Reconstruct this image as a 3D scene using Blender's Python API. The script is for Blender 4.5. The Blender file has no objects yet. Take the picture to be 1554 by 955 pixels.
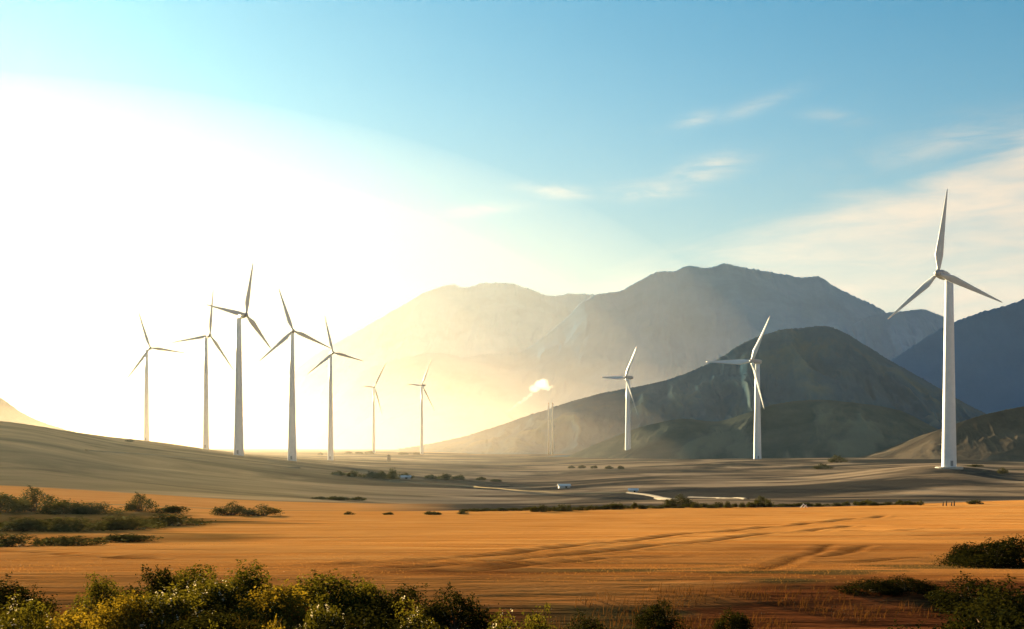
import bpy, math, random
import numpy as np
from mathutils import Vector, Matrix

# ------------------------------------------------------------------ basics
scene = bpy.context.scene
COL = scene.collection
F = 1666.0            # focal length in photo pixels (photo 1554 px wide)
CX, HY = 777.0, 680.0  # principal column and horizon row of the photo
H = 8.0               # eye height above the turbine plain
SUN_AZ, SUN_EL = math.radians(-33.0), math.radians(10.5)

def P(px, py, Y):
    """world point seen at a photo pixel, at forward distance Y"""
    return Vector(((px - CX) / F * Y, Y, H - (py - HY) / F * Y))

def tag(o, label=None, cat=None, group=None, kind=None):
    if label: o['label'] = label
    if cat: o['category'] = cat
    if group: o['group'] = group
    if kind: o['kind'] = kind
    return o

def link(o, parent=None):
    COL.objects.link(o)
    if parent is not None:
        o.parent = parent
    return o

def mesh_np(name, V, faces, mats, smooth=False, mat_idx=None, parent=None, attrs=None):
    """faces: list of int arrays (n,k) of equal k each"""
    V = np.asarray(V, dtype=np.float32)
    if not isinstance(faces, list): faces = [faces]
    loops = np.concatenate([f.reshape(-1) for f in faces]).astype(np.int32)
    tot = np.concatenate([np.full(len(f), f.shape[1], dtype=np.int32) for f in faces])
    start = np.concatenate([[0], np.cumsum(tot)[:-1]]).astype(np.int32)
    me = bpy.data.meshes.new(name)
    me.vertices.add(len(V)); me.vertices.foreach_set('co', V.reshape(-1))
    me.loops.add(len(loops)); me.loops.foreach_set('vertex_index', loops)
    me.polygons.add(len(tot)); me.polygons.foreach_set('loop_start', start); me.polygons.foreach_set('loop_total', tot)
    if mat_idx is not None: me.polygons.foreach_set('material_index', np.asarray(mat_idx, dtype=np.int32))
    me.polygons.foreach_set('use_smooth', np.full(len(tot), bool(smooth)))
    if attrs:
        for k, a in attrs.items():
            at = me.attributes.new(k, 'FLOAT', 'POINT')
            at.data.foreach_set('value', np.asarray(a, dtype=np.float32).reshape(-1))
    me.update(calc_edges=True); me.validate()
    for m in (mats if isinstance(mats, (list, tuple)) else [mats]): me.materials.append(m)
    o = bpy.data.objects.new(name, me)
    return link(o, parent)

def empty(name, loc):
    o = bpy.data.objects.new(name, None); o.location = loc; o.empty_display_size = 0.5
    return link(o)

# ------------------------------------------------------------------ noise (numpy)
def _hash(ix, iy, seed):
    h = (ix.astype(np.int64) * 374761393 + iy.astype(np.int64) * 668265263 + seed * 1274126177) & 0xFFFFFFFF
    h = ((h ^ (h >> 13)) * 1274126177) & 0xFFFFFFFF
    h = (h ^ (h >> 16)) & 0xFFFFFFFF
    return h.astype(np.float64) / 4294967295.0

def vnoise(x, y, seed=0):
    ix, iy = np.floor(x), np.floor(y)
    fx, fy = x - ix, y - iy
    fx = fx * fx * fx * (fx * (fx * 6 - 15) + 10); fy = fy * fy * fy * (fy * (fy * 6 - 15) + 10)
    a, b = _hash(ix, iy, seed), _hash(ix + 1, iy, seed)
    c, d = _hash(ix, iy + 1, seed), _hash(ix + 1, iy + 1, seed)
    return (a * (1 - fx) + b * fx) * (1 - fy) + (c * (1 - fx) + d * fx) * fy * 1.0

def fbm(x, y, seed=0, octv=4, gain=0.5):
    s = np.zeros_like(x, dtype=np.float64); a = 1.0; n = 0.0
    for k in range(octv):
        s += a * (vnoise(x, y, seed + k * 17) * 2 - 1); n += a
        x = x * 2.03 + 11.3; y = y * 2.03 - 7.1; a *= gain
    return s / n

def ridged(x, y, seed=0, octv=4, gain=0.5):
    s = np.zeros_like(x, dtype=np.float64); a = 1.0; n = 0.0
    for k in range(octv):
        s += a * (1 - np.abs(vnoise(x, y, seed + k * 29) * 2 - 1)); n += a
        x = x * 2.1 + 5.7; y = y * 2.1 + 3.1; a *= gain
    return s / n

# ------------------------------------------------------------------ material helpers
class NT:
    def __init__(self, tree): self.t = tree
    def n(self, typ, **kw):
        nd = self.t.nodes.new(typ)
        for k, v in kw.items():
            if k.startswith('i_'):
                key = k[2:]
                nd.inputs[int(key) if key.isdigit() else key.replace('_', ' ')].default_value = v
            else: setattr(nd, k, v)
        return nd
    def l(self, a, b): self.t.links.new(a, b)
    def math(self, op, a, b=None, c=None, clamp=False):
        nd = self.n('ShaderNodeMath', operation=op, use_clamp=clamp)
        for i, v in enumerate((a, b, c)):
            if v is None: continue
            if hasattr(v, 'is_linked'): self.l(v, nd.inputs[i])
            else: nd.inputs[i].default_value = v
        return nd.outputs[0]
    def mix(self, fac, a, b, blend='MIX'):
        nd = self.n('ShaderNodeMix', data_type='RGBA', blend_type=blend)
        for s, v in ((nd.inputs[0], fac), (nd.inputs[6], a), (nd.inputs[7], b)):
            if hasattr(v, 'is_linked'): self.l(v, s)
            else: s.default_value = v if not isinstance(v, tuple) else (*v, 1.0)[:4]
        return nd.outputs[2]
    def ramp(self, fac, stops):
        nd = self.n('ShaderNodeValToRGB')
        el = nd.color_ramp.elements
        while len(el) < len(stops): el.new(0.5)
        for e, (p, c) in zip(el, stops):
            e.position = p; e.color = (*c, 1.0) if len(c) == 3 else c
        self.l(fac, nd.inputs[0]); return nd.outputs[0]
    def noise(self, vec, scale, detail=4, rough=0.55, dist=0.0):
        nd = self.n('ShaderNodeTexNoise'); nd.inputs['Scale'].default_value = scale
        nd.inputs['Detail'].default_value = detail; nd.inputs['Roughness'].default_value = rough
        nd.inputs['Distortion'].default_value = dist
        self.l(vec, nd.inputs['Vector']); return nd.outputs['Fac']
    def mapping(self, vec, scale=(1, 1, 1), rot=(0, 0, 0), loc=(0, 0, 0)):
        nd = self.n('ShaderNodeMapping'); nd.inputs['Scale'].default_value = scale
        nd.inputs['Rotation'].default_value = rot; nd.inputs['Location'].default_value = loc
        self.l(vec, nd.inputs['Vector']); return nd.outputs[0]
    def attr(self, name):
        nd = self.n('ShaderNodeAttribute'); nd.attribute_name = name; return nd.outputs['Fac']

def new_mat(name):
    m = bpy.data.materials.new(name); m.use_nodes = True
    m.node_tree.nodes.clear(); return m, NT(m.node_tree)

def principled(nt, color=None, rough=0.8, spec=0.3, normal=None, metallic=0.0):
    b = nt.n('ShaderNodeBsdfPrincipled')
    b.inputs['Roughness'].default_value = rough; b.inputs['Specular IOR Level'].default_value = spec
    b.inputs['Metallic'].default_value = metallic
    if color is not None:
        if hasattr(color, 'is_linked'): nt.l(color, b.inputs['Base Color'])
        else: b.inputs['Base Color'].default_value = (*color, 1)
    if normal is not None: nt.l(normal, b.inputs['Normal'])
    return b

def matte(nt, color, normal=None):
    d = nt.n('ShaderNodeBsdfDiffuse'); nt.l(color, d.inputs[0]); d.inputs[1].default_value = 0.6
    if normal is not None: nt.l(normal, d.inputs['Normal'])
    return d.outputs[0]

def finish(nt, shader):
    o = nt.n('ShaderNodeOutputMaterial'); nt.l(shader, o.inputs['Surface'])

def simple_mat(name, c1, c2, scale, rough=0.6, spec=0.3, metallic=0.0, bump=0.0):
    m, nt = new_mat(name)
    tc = nt.n('ShaderNodeTexCoord').outputs['Object']
    f = nt.noise(tc, scale, 5, 0.6)
    col = nt.mix(nt.math('MULTIPLY_ADD', f, 2.2, -0.6, clamp=True), c1, c2)
    nrm = None
    if bump:
        bn = nt.n('ShaderNodeBump'); bn.inputs['Strength'].default_value = bump; bn.inputs['Distance'].default_value = 0.05
        nt.l(f, bn.inputs['Height']); nrm = bn.outputs[0]
    finish(nt, principled(nt, col, rough, spec, nrm, metallic).outputs[0]); return m

# ------------------------------------------------------------------ camera
cam_d = bpy.data.cameras.new('camera'); cam = link(bpy.data.objects.new('camera', cam_d))
cam.location = (0, 0, H); cam.rotation_euler = (math.pi / 2, 0, 0)
cam_d.sensor_width = 36; cam_d.lens = 36 * F / 1554.0
cam_d.shift_y = (HY - 477.5) / 1554.0      # level camera on a shift lens
cam_d.clip_start = 0.3; cam_d.clip_end = 60000
scene.camera = cam

# ------------------------------------------------------------------ sun and sky
sun_dir = Vector((math.sin(SUN_AZ) * math.cos(SUN_EL), math.cos(SUN_AZ) * math.cos(SUN_EL), math.sin(SUN_EL)))
sl = bpy.data.lights.new('sun', 'SUN'); sl.energy = 5.0; sl.angle = math.radians(0.6); sl.color = (1.0, 0.76, 0.41)
so = link(bpy.data.objects.new('sun', sl)); so.rotation_euler = sun_dir.to_track_quat('Z', 'Y').to_euler()
so.location = (-200, 300, 200)

W = bpy.data.worlds.new('World'); scene.world = W; W.use_nodes = True
W.node_tree.nodes.clear(); nt = NT(W.node_tree)
sky = nt.n('ShaderNodeTexSky', sky_type='NISHITA'); sky.sun_disc = False
sky.sun_elevation = SUN_EL; sky.sun_rotation = SUN_AZ
sky.altitude = 0; sky.air_density = 1.0; sky.dust_density = 0.35; sky.ozone_density = 7.0
gen = nt.n('ShaderNodeTexCoord').outputs['Generated']
sep = nt.n('ShaderNodeSeparateXYZ'); nt.l(gen, sep.inputs[0])
dx, dy, dz = sep.outputs
az = nt.math('ARCTAN2', dx, dy); el = nt.math('ARCSINE', dz)
def px_dir(px, py):
    a = math.atan((px - CX) / F); return a, math.atan((HY - py) / F * math.cos(a))
# bright aureole of the low sun in hazy air
dotn = nt.n('ShaderNodeVectorMath', operation='DOT_PRODUCT'); nt.l(gen, dotn.inputs[0]); dotn.inputs[1].default_value = sun_dir
ang = nt.math('ARCCOSINE', nt.math('MINIMUM', dotn.outputs['Value'], 1.0))
def glow(width, power=1.0):
    q = nt.math('DIVIDE', ang, width)
    return nt.math('EXPONENT', nt.math('MULTIPLY', nt.math('POWER', q, power), -1.0))
AUR = glow(0.31, 1.5)
# warm low-sun band: strongest towards the sun and near the horizon
band = nt.math('EXPONENT', nt.math('MULTIPLY', nt.math('POWER', nt.math('DIVIDE', nt.math('MAXIMUM', el, 0.0), 0.24), 2.1), -1.0))
BAND = nt.math('MULTIPLY', nt.math('MULTIPLY', band, glow(1.2, 2.0)), 1.3, clamp=True)
# cirrus
cvec = nt.n('ShaderNodeCombineXYZ'); nt.l(az, cvec.inputs[0]); nt.l(el, cvec.inputs[1])
streak = nt.noise(nt.mapping(cvec.outputs[0], (5, 26, 1), (0, 0, math.radians(-14))), 1.0, 6, 0.55, 0.8)
fine = nt.noise(nt.mapping(cvec.outputs[0], (16, 75, 1), (0, 0, math.radians(-12))), 1.0, 5, 0.6, 0.5)
def sstep(v, lo, hi):
    nd = nt.n('ShaderNodeMapRange', interpolation_type='SMOOTHSTEP'); nt.l(v, nd.inputs[0])
    nd.inputs[1].default_value = lo; nd.inputs[2].default_value = hi; return nd.outputs[0]
def wisp(px, py, wpx, hpx, rot, amp):
    a0, e0 = px_dir(px, py)
    c, s = math.cos(math.radians(rot)), math.sin(math.radians(rot))
    ua, ue = nt.math('SUBTRACT', az, a0), nt.math('SUBTRACT', el, e0)
    wx, wy = wpx / F, hpx / F
    u = nt.math('ADD', nt.math('MULTIPLY', ua, c / wx), nt.math('MULTIPLY', ue, s / wx))
    v = nt.math('ADD', nt.math('MULTIPLY', ua, -s / wy), nt.math('MULTIPLY', ue, c / wy))
    v = nt.math('ADD', v, nt.math('MULTIPLY_ADD', streak, 1.6, -0.8))
    r2 = nt.math('ADD', nt.math('MULTIPLY', u, u), nt.math('MULTIPLY', v, v))
    g = nt.math('EXPONENT', nt.math('MULTIPLY', r2, -1.0))
    return nt.math('MULTIPLY', nt.math('MULTIPLY', g, nt.math('MULTIPLY_ADD', sstep(fine, 0.32, 0.66), 0.95, 0.12)), amp)
# the long bank: everything under a sloping upper edge, right of the centre
a0, e0 = px_dir(890, 430); a1, e1 = px_dir(1554, 200)
slope = (e1 - e0) / (a1 - a0)
edge = nt.math('SUBTRACT', nt.math('MULTIPLY_ADD', nt.math('SUBTRACT', az, a0), slope, e0), el)
edge = nt.math('ADD', edge, nt.math('MULTIPLY_ADD', streak, 0.085, -0.043))
bank = nt.math('MULTIPLY', sstep(edge, -0.012, 0.03), sstep(az, a0 - 0.06, a0 + 0.15))
bank = nt.math('MULTIPLY', bank, nt.math('MULTIPLY_ADD', sstep(fine, 0.30, 0.68), 0.34, 0.64))
bank = nt.math('MULTIPLY', bank, nt.math('MULTIPLY_ADD', sstep(streak, 0.30, 0.62), 0.45, 0.75))
bank = nt.math('MULTIPLY', bank, 0.85, clamp=True)
cl = bank
for w in ((1070, 258, 55, 16, 14, .75), (985, 290, 55, 13, 2, .6), (845, 292, 48, 9, -5, .6), (1055, 183, 34, 9, 12, .35),
          (1150, 160, 60, 10, 14, .28), (1265, 178, 50, 9, -10, .22), (1440, 215, 120, 24, 10, .35), (735, 318, 60, 8, 6, .4)):
    cl = nt.math('MAXIMUM', cl, wisp(*w))
cl = nt.math('MINIMUM', cl, 1.0)
SKY_STR = 0.05
aur_col = nt.mix(1.0, (0.8, 0.7, 0.45), AUR, 'MULTIPLY')
base = nt.mix(1.0, nt.mix(1.0, sky.outputs[0], (0.05, 0.80, 0.58), 'MULTIPLY'), aur_col, 'ADD')
base = nt.mix(BAND, base, (2.2, 1.85, 1.25))
ccol = nt.mix(1.0, nt.mix(nt.math('MULTIPLY', glow(0.75, 1.5), 1.0, clamp=True), (0.86, 0.70, 0.60), (1.9, 1.65, 1.25)), (2.7, 2.7, 2.7), 'MULTIPLY')
skyc = nt.mix(1.0, nt.mix(cl, base, ccol), (0.80, 0.80, 0.80), 'MULTIPLY')
bg = nt.n('ShaderNodeBackground'); nt.l(skyc, bg.inputs[0]); bg.inputs[1].default_value = SKY_STR
wo = nt.n('ShaderNodeOutputWorld'); nt.l(bg.outputs[0], wo.inputs['Surface'])
W.cycles.sampling_method = 'MANUAL'; W.cycles.sample_map_resolution = 1024

vs = scene.view_settings; vs.view_transform = 'Standard'; vs.look = 'None'; vs.gamma = 1.0; vs.use_curve_mapping = False
vs.exposure = 2.8
scene.cycles.use_denoising = True
scene.cycles.max_bounces = 6; scene.cycles.volume_bounces = 1; scene.cycles.transparent_max_bounces = 64
scene.cycles.diffuse_bounces = 3; scene.cycles.glossy_bounces = 2; scene.cycles.transmission_bounces = 3
scene.cycles.sample_clamp_indirect = 6

# ------------------------------------------------------------------ haze
HAZE_D = 1.35e-5
def haze_box():
    x0, x1, y0, y1, z0, z1 = -8500, 8500, -1500, 7600, -60, 1090
    V = [(x, y, z) for x in (x0, x1) for y in (y0, y1) for z in (z0, z1)]
    Fc = np.array([(0, 1, 3, 2), (4, 6, 7, 5), (0, 4, 5, 1), (2, 3, 7, 6), (0, 2, 6, 4), (1, 5, 7, 3)])
    m, n = new_mat('haze_air')
    v = n.n('ShaderNodeVolumePrincipled')
    v.inputs['Color'].default_value = (0.64, 0.85, 1.0, 1); v.inputs['Density'].default_value = HAZE_D
    v.inputs['Anisotropy'].default_value = 0.55
    o = n.n('ShaderNodeOutputMaterial'); n.l(v.outputs[0], o.inputs['Volume'])
    ob = mesh_np('haze', V, Fc, m); tag(ob, kind='stuff'); return ob
haze_box()

def mist_bank(c, r, dens):
    # lens of low golden mist lying in the valley, thinning to nothing at its rim
    V, Q = [], []; nu, nv = 64, 32
    for i in range(nv + 1):
        f = math.pi * i / nv
        for j in range(nu):
            t = 2 * math.pi * j / nu
            V.append((c[0] + r[0] * math.sin(f) * math.cos(t), c[1] + r[1] * math.sin(f) * math.sin(t), max(c[2] + r[2] * math.cos(f), -50.0 + 0.02 * math.cos(f))))
    for i in range(nv):
        for j in range(nu): Q.append((i * nu + j, (i + 1) * nu + j, (i + 1) * nu + (j + 1) % nu, i * nu + (j + 1) % nu))
    m, n = new_mat('valley_mist')
    v = n.n('ShaderNodeVolumePrincipled'); v.inputs['Color'].default_value = (1.0, 0.88, 0.74, 1)
    v.inputs['Density'].default_value = dens; v.inputs['Anisotropy'].default_value = 0.40
    o = n.n('ShaderNodeOutputMaterial'); n.l(v.outputs[0], o.inputs['Volume'])
    ob = mesh_np('valley_mist', V, np.array(Q), m, smooth=True); tag(ob, kind='stuff'); return ob
for k in (1.0, 0.86, 0.72, 0.58, 0.44):      # thickens towards the middle of the bank
    mist_bank((-1350, 2900, 0), (2100 * k, 1350 * k, 900 * k), 2.3e-5)
for k in (1.0, 0.8, 0.6):
    mist_bank((-420, 2200, 0), (1250 * k, 850 * k, 200 * k), 2.5e-5)
    mist_bank((-230, 1500, 0), (470 * k, 290 * k, 135 * k), 8.0e-5)
    mist_bank((-480, 880, 0), (620 * k, 420 * k, 70 * k), 8.0e-5)

# ------------------------------------------------------------------ ground
Ys = np.array([1.0, 4, 10, 20, 26, 31, 50, 80, 110, 150, 200, 240, 300, 400, 500, 600, 700, 900, 1300, 2000, 3500, 15000])
NEAR = [2600, 1350, 1213, 960, 874, 861, 833, 806, 789]     # rows of the near slope (first nine distances)
COLS = {   # photo column: rows at 150 ... 15000 m
    -700: [760, 740, 722, 690, 640, 612, 600, 605, 640, 660, 676, 680, 680],
    0:    [766, 748, 735, 709, 669, 646, 639, 643, 656, 672, 680, 681, 680.6],
    200:  [770, 755, 746, 729, 701, 683, 672, 668, 667.5, 675, 681, 681, 680.6],
    400:  [776, 766, 759, 746, 724, 708, 698, 694.5, 692, 687, 683, 681.5, 680.6],
    600:  [777, 771, 766, 757, 743, 729, 720, 714, 702, 688, 684, 682, 680.6],
    800:  [774, 772, 769, 763, 752, 742, 732, 723, 707, 692, 686, 682.5, 680.6],
    1000: [770.5, 768, 764, 756, 745, 733, 722, 714, 702, 690, 686, 682.5, 680.6],
    1200: [770, 767, 762, 752, 738, 728, 718, 710, 698, 691, 686, 682.5, 680.6],
    1440: [765, 762, 757, 745, 720, 707.5, 706, 704, 699, 691, 686, 682.5, 680.6],
    1554: [762, 759, 755, 748, 730, 716, 711, 707, 700, 692, 686, 682.5, 680.6],
    2300: [755, 752, 748, 738, 720, 710, 706, 703, 699, 690, 685, 682, 680.6],
}
def pchip(x, y, xi):
    h = np.diff(x); d = np.diff(y) / h
    m = np.zeros_like(y)
    for i in range(1, len(x) - 1):
        if d[i - 1] * d[i] > 0:
            w1, w2 = 2 * h[i] + h[i - 1], h[i] + 2 * h[i - 1]
            m[i] = (w1 + w2) / (w1 / d[i - 1] + w2 / d[i])
    m[0], m[-1] = d[0], d[-1]
    k = np.clip(np.searchsorted(x, xi) - 1, 0, len(x) - 2)
    t = (xi - x[k]) / h[k]; t2, t3 = t * t, t * t * t
    return (2*t3-3*t2+1)*y[k] + (t3-2*t2+t)*h[k]*m[k] + (-2*t3+3*t2)*y[k+1] + (t3-t2)*h[k]*m[k+1]
cpx = np.array(sorted(COLS)); cth = np.arctan((cpx - CX) / F)
LY = np.log(Ys); LYd = np.linspace(LY[0], LY[-1], 500)
tab = []
for p in cpx:
    rows = np.array(NEAR + COLS[int(p)], dtype=float)
    z = H - (rows - HY) / F * Ys
    z[0], z[1] = 6.3, 6.3
    tab.append(pchip(LY, z, LYd))
tab = np.array(tab)
THd = np.linspace(cth[0], cth[-1], 500)
TAB = np.array([pchip(cth, tab[:, j], THd) for j in range(tab.shape[1])])   # (Y, theta)

def mound(x, y, cx, cy, r, h):
    return h * np.exp(-((x - cx) ** 2 + (y - cy) ** 2) / (r * r))

def seg_dist(x, y, pts):
    best = np.full(np.shape(x), 1e9)
    for (ax, ay), (bx, by) in zip(pts[:-1], pts[1:]):
        vx, vy = bx - ax, by - ay; L2 = vx * vx + vy * vy + 1e-9
        t = np.clip(((x - ax) * vx + (y - ay) * vy) / L2, 0, 1)
        best = np.minimum(best, np.hypot(x - ax - t * vx, y - ay - t * vy))
    return best

TRACKS = []           # filled below, once the smooth ground is known
def ground_z(x, y, detail=True):
    x = np.asarray(x, dtype=float); y = np.asarray(y, dtype=float)
    r = np.hypot(x, y) + 1e-6
    th = np.clip(np.arctan2(x, y), cth[0], cth[-1])
    Yv = np.maximum(r * np.cos(th), 1.0)
    fy = np.clip((np.log(Yv) - LYd[0]) / (LYd[-1] - LYd[0]) * 499, 0, 498.999)
    fx = np.clip((th - THd[0]) / (THd[-1] - THd[0]) * 499, 0, 498.999)
    iy, ix = fy.astype(int), fx.astype(int); ty, tx = fy - iy, fx - ix
    z = (TAB[iy, ix] * (1 - tx) + TAB[iy, ix + 1] * tx) * (1 - ty) + (TAB[iy + 1, ix] * (1 - tx) + TAB[iy + 1, ix + 1] * tx) * ty
    mid = np.clip((Yv - 165) / 80, 0, 1); far = np.clip((Yv - 500) / 900, 0, 1)
    near = 1 - np.clip((Yv - 120) / 60, 0, 1)
    right = np.clip((x / Yv + 0.20) / 0.15, 0, 1)
    z = z + mid * (0.25 + 0.75 * right) * (1 - 0.4 * far) * 3.4 * fbm(x / 230 + 3, y / 105, 5, 3)
    z = z + mid * 0.16 * fbm(x / 45, y / 24, 9, 3)
    z = z + near * np.clip((Yv - 20) / 30, 0.25, 1) * 0.22 * fbm((x + 0.25 * y) / 30, y / 9.0, 21, 3)
    if detail:
        z = z + near * 0.035 * fbm((x + 0.3 * y) / 7.0, y / 1.3, 31, 3)
        for pts, w, dpt in TRACKS:
            d = seg_dist(x, y, pts)
            z = z - dpt * np.exp(-(d / w) ** 2) + 0.5 * dpt * np.exp(-((d - 2.2 * w) / (0.8 * w)) ** 2)
    return z

def hit(px, py, y0=6.0, y1=9000.0):
    """first ground point under a photo pixel"""
    Yv = np.exp(np.linspace(math.log(y0), math.log(y1), 6000))
    x = (px - CX) / F * Yv; zr = H - (py - HY) / F * Yv
    g = ground_z(x, Yv, False); k = np.argmax(zr <= g)
    if not (zr <= g).any(): k = len(Yv) - 1
    return Vector((float(x[k]), float(Yv[k]), float(g[k])))

def track(pxs, w, d): TRACKS.append(([tuple(hit(a, b).xy) for a, b in pxs], w, d))
_tr = []
for pxs, w, d in (
    ([(500, 858), (620, 852), (760, 842), (920, 824), (1080, 808), (1240, 793), (1340, 783)], 0.42, 0.07),
    ([(585, 863), (700, 857), (830, 845), (980, 829), (1120, 815), (1290, 798)], 0.42, 0.07),
    ([(690, 868), (800, 857), (920, 848), (1000, 845)], 0.42, 0.07),
    ([(0, 836), (70, 840), (140, 844), (215, 848)], 0.42, 0.07),
    ([(1245, 846), (1290, 838), (1320, 828)], 0.30, 0.035), ([(1150, 866), (1200, 850), (1260, 826)], 0.30, 0.035),
    ([(1245, 854), (1320, 852), (1400, 846)], 0.30, 0.035), ([(1290, 806), (1360, 806), (1450, 802)], 0.42, 0.07)):
    _tr.append(([tuple(hit(a, b).xy) for a, b in pxs], w, d))
TRACKS.extend(_tr)

def build_ground():
    th = np.concatenate([np.linspace(-180, -75, 22)[:-1], np.linspace(-75, -29, 120)[:-1], np.linspace(-29, 29, 760)[:-1], np.linspace(29, 75, 120)[:-1], np.linspace(75, 180, 22)])
    r = np.concatenate([[0.05], np.exp(np.linspace(math.log(1.5), math.log(14), 60))[:-1], np.exp(np.linspace(math.log(14), math.log(260), 560))[:-1], np.exp(np.linspace(math.log(260), math.log(1600), 240))[:-1], np.exp(np.linspace(math.log(1600), math.log(7500), 60))])
    T, R = np.meshgrid(np.radians(th), r)
    X, Y = R * np.sin(T), R * np.cos(T)
    X = np.clip(X, -8400, 8400); Y = np.clip(Y, -1400, 7500)
    Z = ground_z(X, Y)
    nR, nT = X.shape
    idx = np.arange(nR * nT).reshape(nR, nT)
    q = np.stack([idx[:-1, :-1], idx[:-1, 1:], idx[1:, 1:], idx[1:, :-1]], -1).reshape(-1, 4)
    u = np.arctan2(X, np.maximum(Y, 1e-3))
    Yv = np.maximum(R * np.cos(np.clip(T, cth[0], cth[-1])), 1)
    # land cover: stubble field (1) up to the crest, pasture beyond
    edge = 158 + 10 * fbm(X / 40, Y * 0 + 3, 77, 2)
    field = np.clip((edge - Yv) / 3.0, 0, 1)
    # strip of stubble at the foot of the left hill
    strip = np.clip((Yv - edge) / 3, 0, 1) * np.clip((238 + 8 * fbm(X / 60, X * 0, 3, 2) - Yv) / 4, 0, 1) * np.clip((-0.05 - u) / 0.1, 0, 1)
    field = np.maximum(field, 0.9 * strip)
    # shadow bands and low scrub painted as dark cover, left of the field
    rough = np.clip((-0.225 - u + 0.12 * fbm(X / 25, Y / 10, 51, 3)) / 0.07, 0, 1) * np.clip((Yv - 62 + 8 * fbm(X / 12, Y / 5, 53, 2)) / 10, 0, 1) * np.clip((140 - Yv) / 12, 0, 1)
    shade_patch = np.clip((u + 0.02) / 0.08, 0, 1) * np.clip((fbm(X / 7, Y / 2.2, 91, 3) - 0.02) / 0.16, 0, 1) * np.clip((37 + 8 * u - Yv) / 6, 0, 1)  # near-black scrub patches that paint shade over the lower right
    rough = np.maximum(rough, 0.85 * shade_patch)
    soil = np.clip((34 + 7 * fbm(X / 9, Y / 4, 61, 3) - Yv) / 12, 0, 1)  # reddish soil, darkened to paint the foreground shade
    soil = np.maximum(soil, np.clip((64 + 26 * fbm(X / 22, Y / 9, 63, 3) + 60 * np.clip(u, -.2, .45) - Yv) / 55, 0, 0.62))  # broad shadow bands of the field, painted with the same soil colour
    tr = np.zeros_like(X)
    for pts, w, d in TRACKS:
        tr = np.maximum(tr, np.exp(-(seg_dist(X, Y, pts) / (0.9 * w)) ** 2))
    left = np.clip((-0.02 - u) / 0.22, 0, 1)
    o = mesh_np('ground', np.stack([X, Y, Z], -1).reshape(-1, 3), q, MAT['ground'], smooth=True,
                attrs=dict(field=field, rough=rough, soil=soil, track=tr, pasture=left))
    tag(o, kind='structure'); return o

MAT = {}
def ground_mat():
    m, n = new_mat('ground_cover')
    pos = n.n('ShaderNodeNewGeometry').outputs['Position']
    a_f, a_r, a_s, a_t, a_p = (n.attr(k) for k in ('field', 'rough', 'soil', 'track', 'pasture'))
    sx = n.mapping(pos, (0.05, 0.45, 0.3), (0, 0, math.radians(-9)))
    s1 = n.noise(sx, 1.0, 6, 0.62, 1.2)
    s2 = n.noise(n.mapping(pos, (0.35, 2.6, 1.0), (0, 0, math.radians(-12))), 1.0, 5, 0.65, 0.6)
    g1 = n.noise(pos, 0.012, 5, 0.6); g2 = n.noise(n.mapping(pos, (0.008, 0.016, 0.02), (0, 0, 0.12)), 1.0, 7, 0.62, 1.0)
    fcol = n.ramp(s1, [(0.25, (0.46, 0.165, 0.032)), (0.42, (0.70, 0.30, 0.075)), (0.6, (0.82, 0.41, 0.12)), (0.8, (0.86, 0.50, 0.18))])
    fcol = n.mix(n.math('MULTIPLY', n.math('SUBTRACT', 1.0, s2), 0.75), fcol, (0.42, 0.15, 0.03))
    soil_shade_col = n.ramp(s2, [(0.3, (0.030, 0.011, 0.005)), (0.55, (0.13, 0.042, 0.015)), (0.8, (0.28, 0.10, 0.035))])  # soil colour with the foreground shade mixed in
    pcolL = n.ramp(g2, [(0.34, (0.15, 0.115, 0.062)), (0.52, (0.31, 0.225, 0.115)), (0.66, (0.48, 0.335, 0.17))])
    pcolR = n.ramp(g2, [(0.45, (0.050, 0.045, 0.040)), (0.53, (0.17, 0.125, 0.085)), (0.63, (0.40, 0.29, 0.19))])
    pcol = n.mix(a_p, pcolR, pcolL)
    scrub_shade_col = n.ramp(s2, [(0.3, (0.022, 0.024, 0.010)), (0.7, (0.085, 0.075, 0.03))])  # scrub colour that also paints the shadow bands
    c = n.mix(a_f, pcol, fcol)
    c = n.mix(a_s, c, soil_shade_col)
    c = n.mix(n.math('MULTIPLY', a_r, 0.9), c, scrub_shade_col)
    c = n.mix(n.math('MULTIPLY', a_t, 0.75), c, (0.07, 0.028, 0.010))
    hgt = n.math('ADD', n.math('MULTIPLY', s1, 0.35), n.math('MULTIPLY', s2, 0.16))
    hgt = n.math('ADD', n.math('MULTIPLY', hgt, a_f), n.math('MULTIPLY', n.math('SUBTRACT', 1.0, a_f), n.math('MULTIPLY', g2, 1.5)))
    b = n.n('ShaderNodeBump'); b.inputs['Strength'].default_value = 0.9; b.inputs['Distance'].default_value = 1.0
    n.l(hgt, b.inputs['Height'])
    finish(n, matte(n, c, b.outputs[0])); return m
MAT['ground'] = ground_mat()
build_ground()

# ------------------------------------------------------------------ mountains
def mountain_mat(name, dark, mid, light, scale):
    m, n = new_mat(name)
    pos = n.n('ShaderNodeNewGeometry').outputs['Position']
    a = n.noise(pos, scale, 8, 0.62, 0.4); lit_crest = n.attr('crest')
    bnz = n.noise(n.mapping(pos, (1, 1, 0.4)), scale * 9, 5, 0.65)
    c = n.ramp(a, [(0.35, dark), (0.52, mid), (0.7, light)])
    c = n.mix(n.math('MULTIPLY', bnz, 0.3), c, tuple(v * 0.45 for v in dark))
    c = n.mix(n.math('MULTIPLY', lit_crest, 0.6), c, tuple(v * 1.2 for v in light))  # sunlit crests painted with a lightened colour
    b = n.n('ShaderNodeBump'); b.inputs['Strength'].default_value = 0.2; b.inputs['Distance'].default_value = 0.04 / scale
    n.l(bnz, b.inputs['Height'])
    finish(n, matte(n, c, b.outputs[0])); return m
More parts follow.
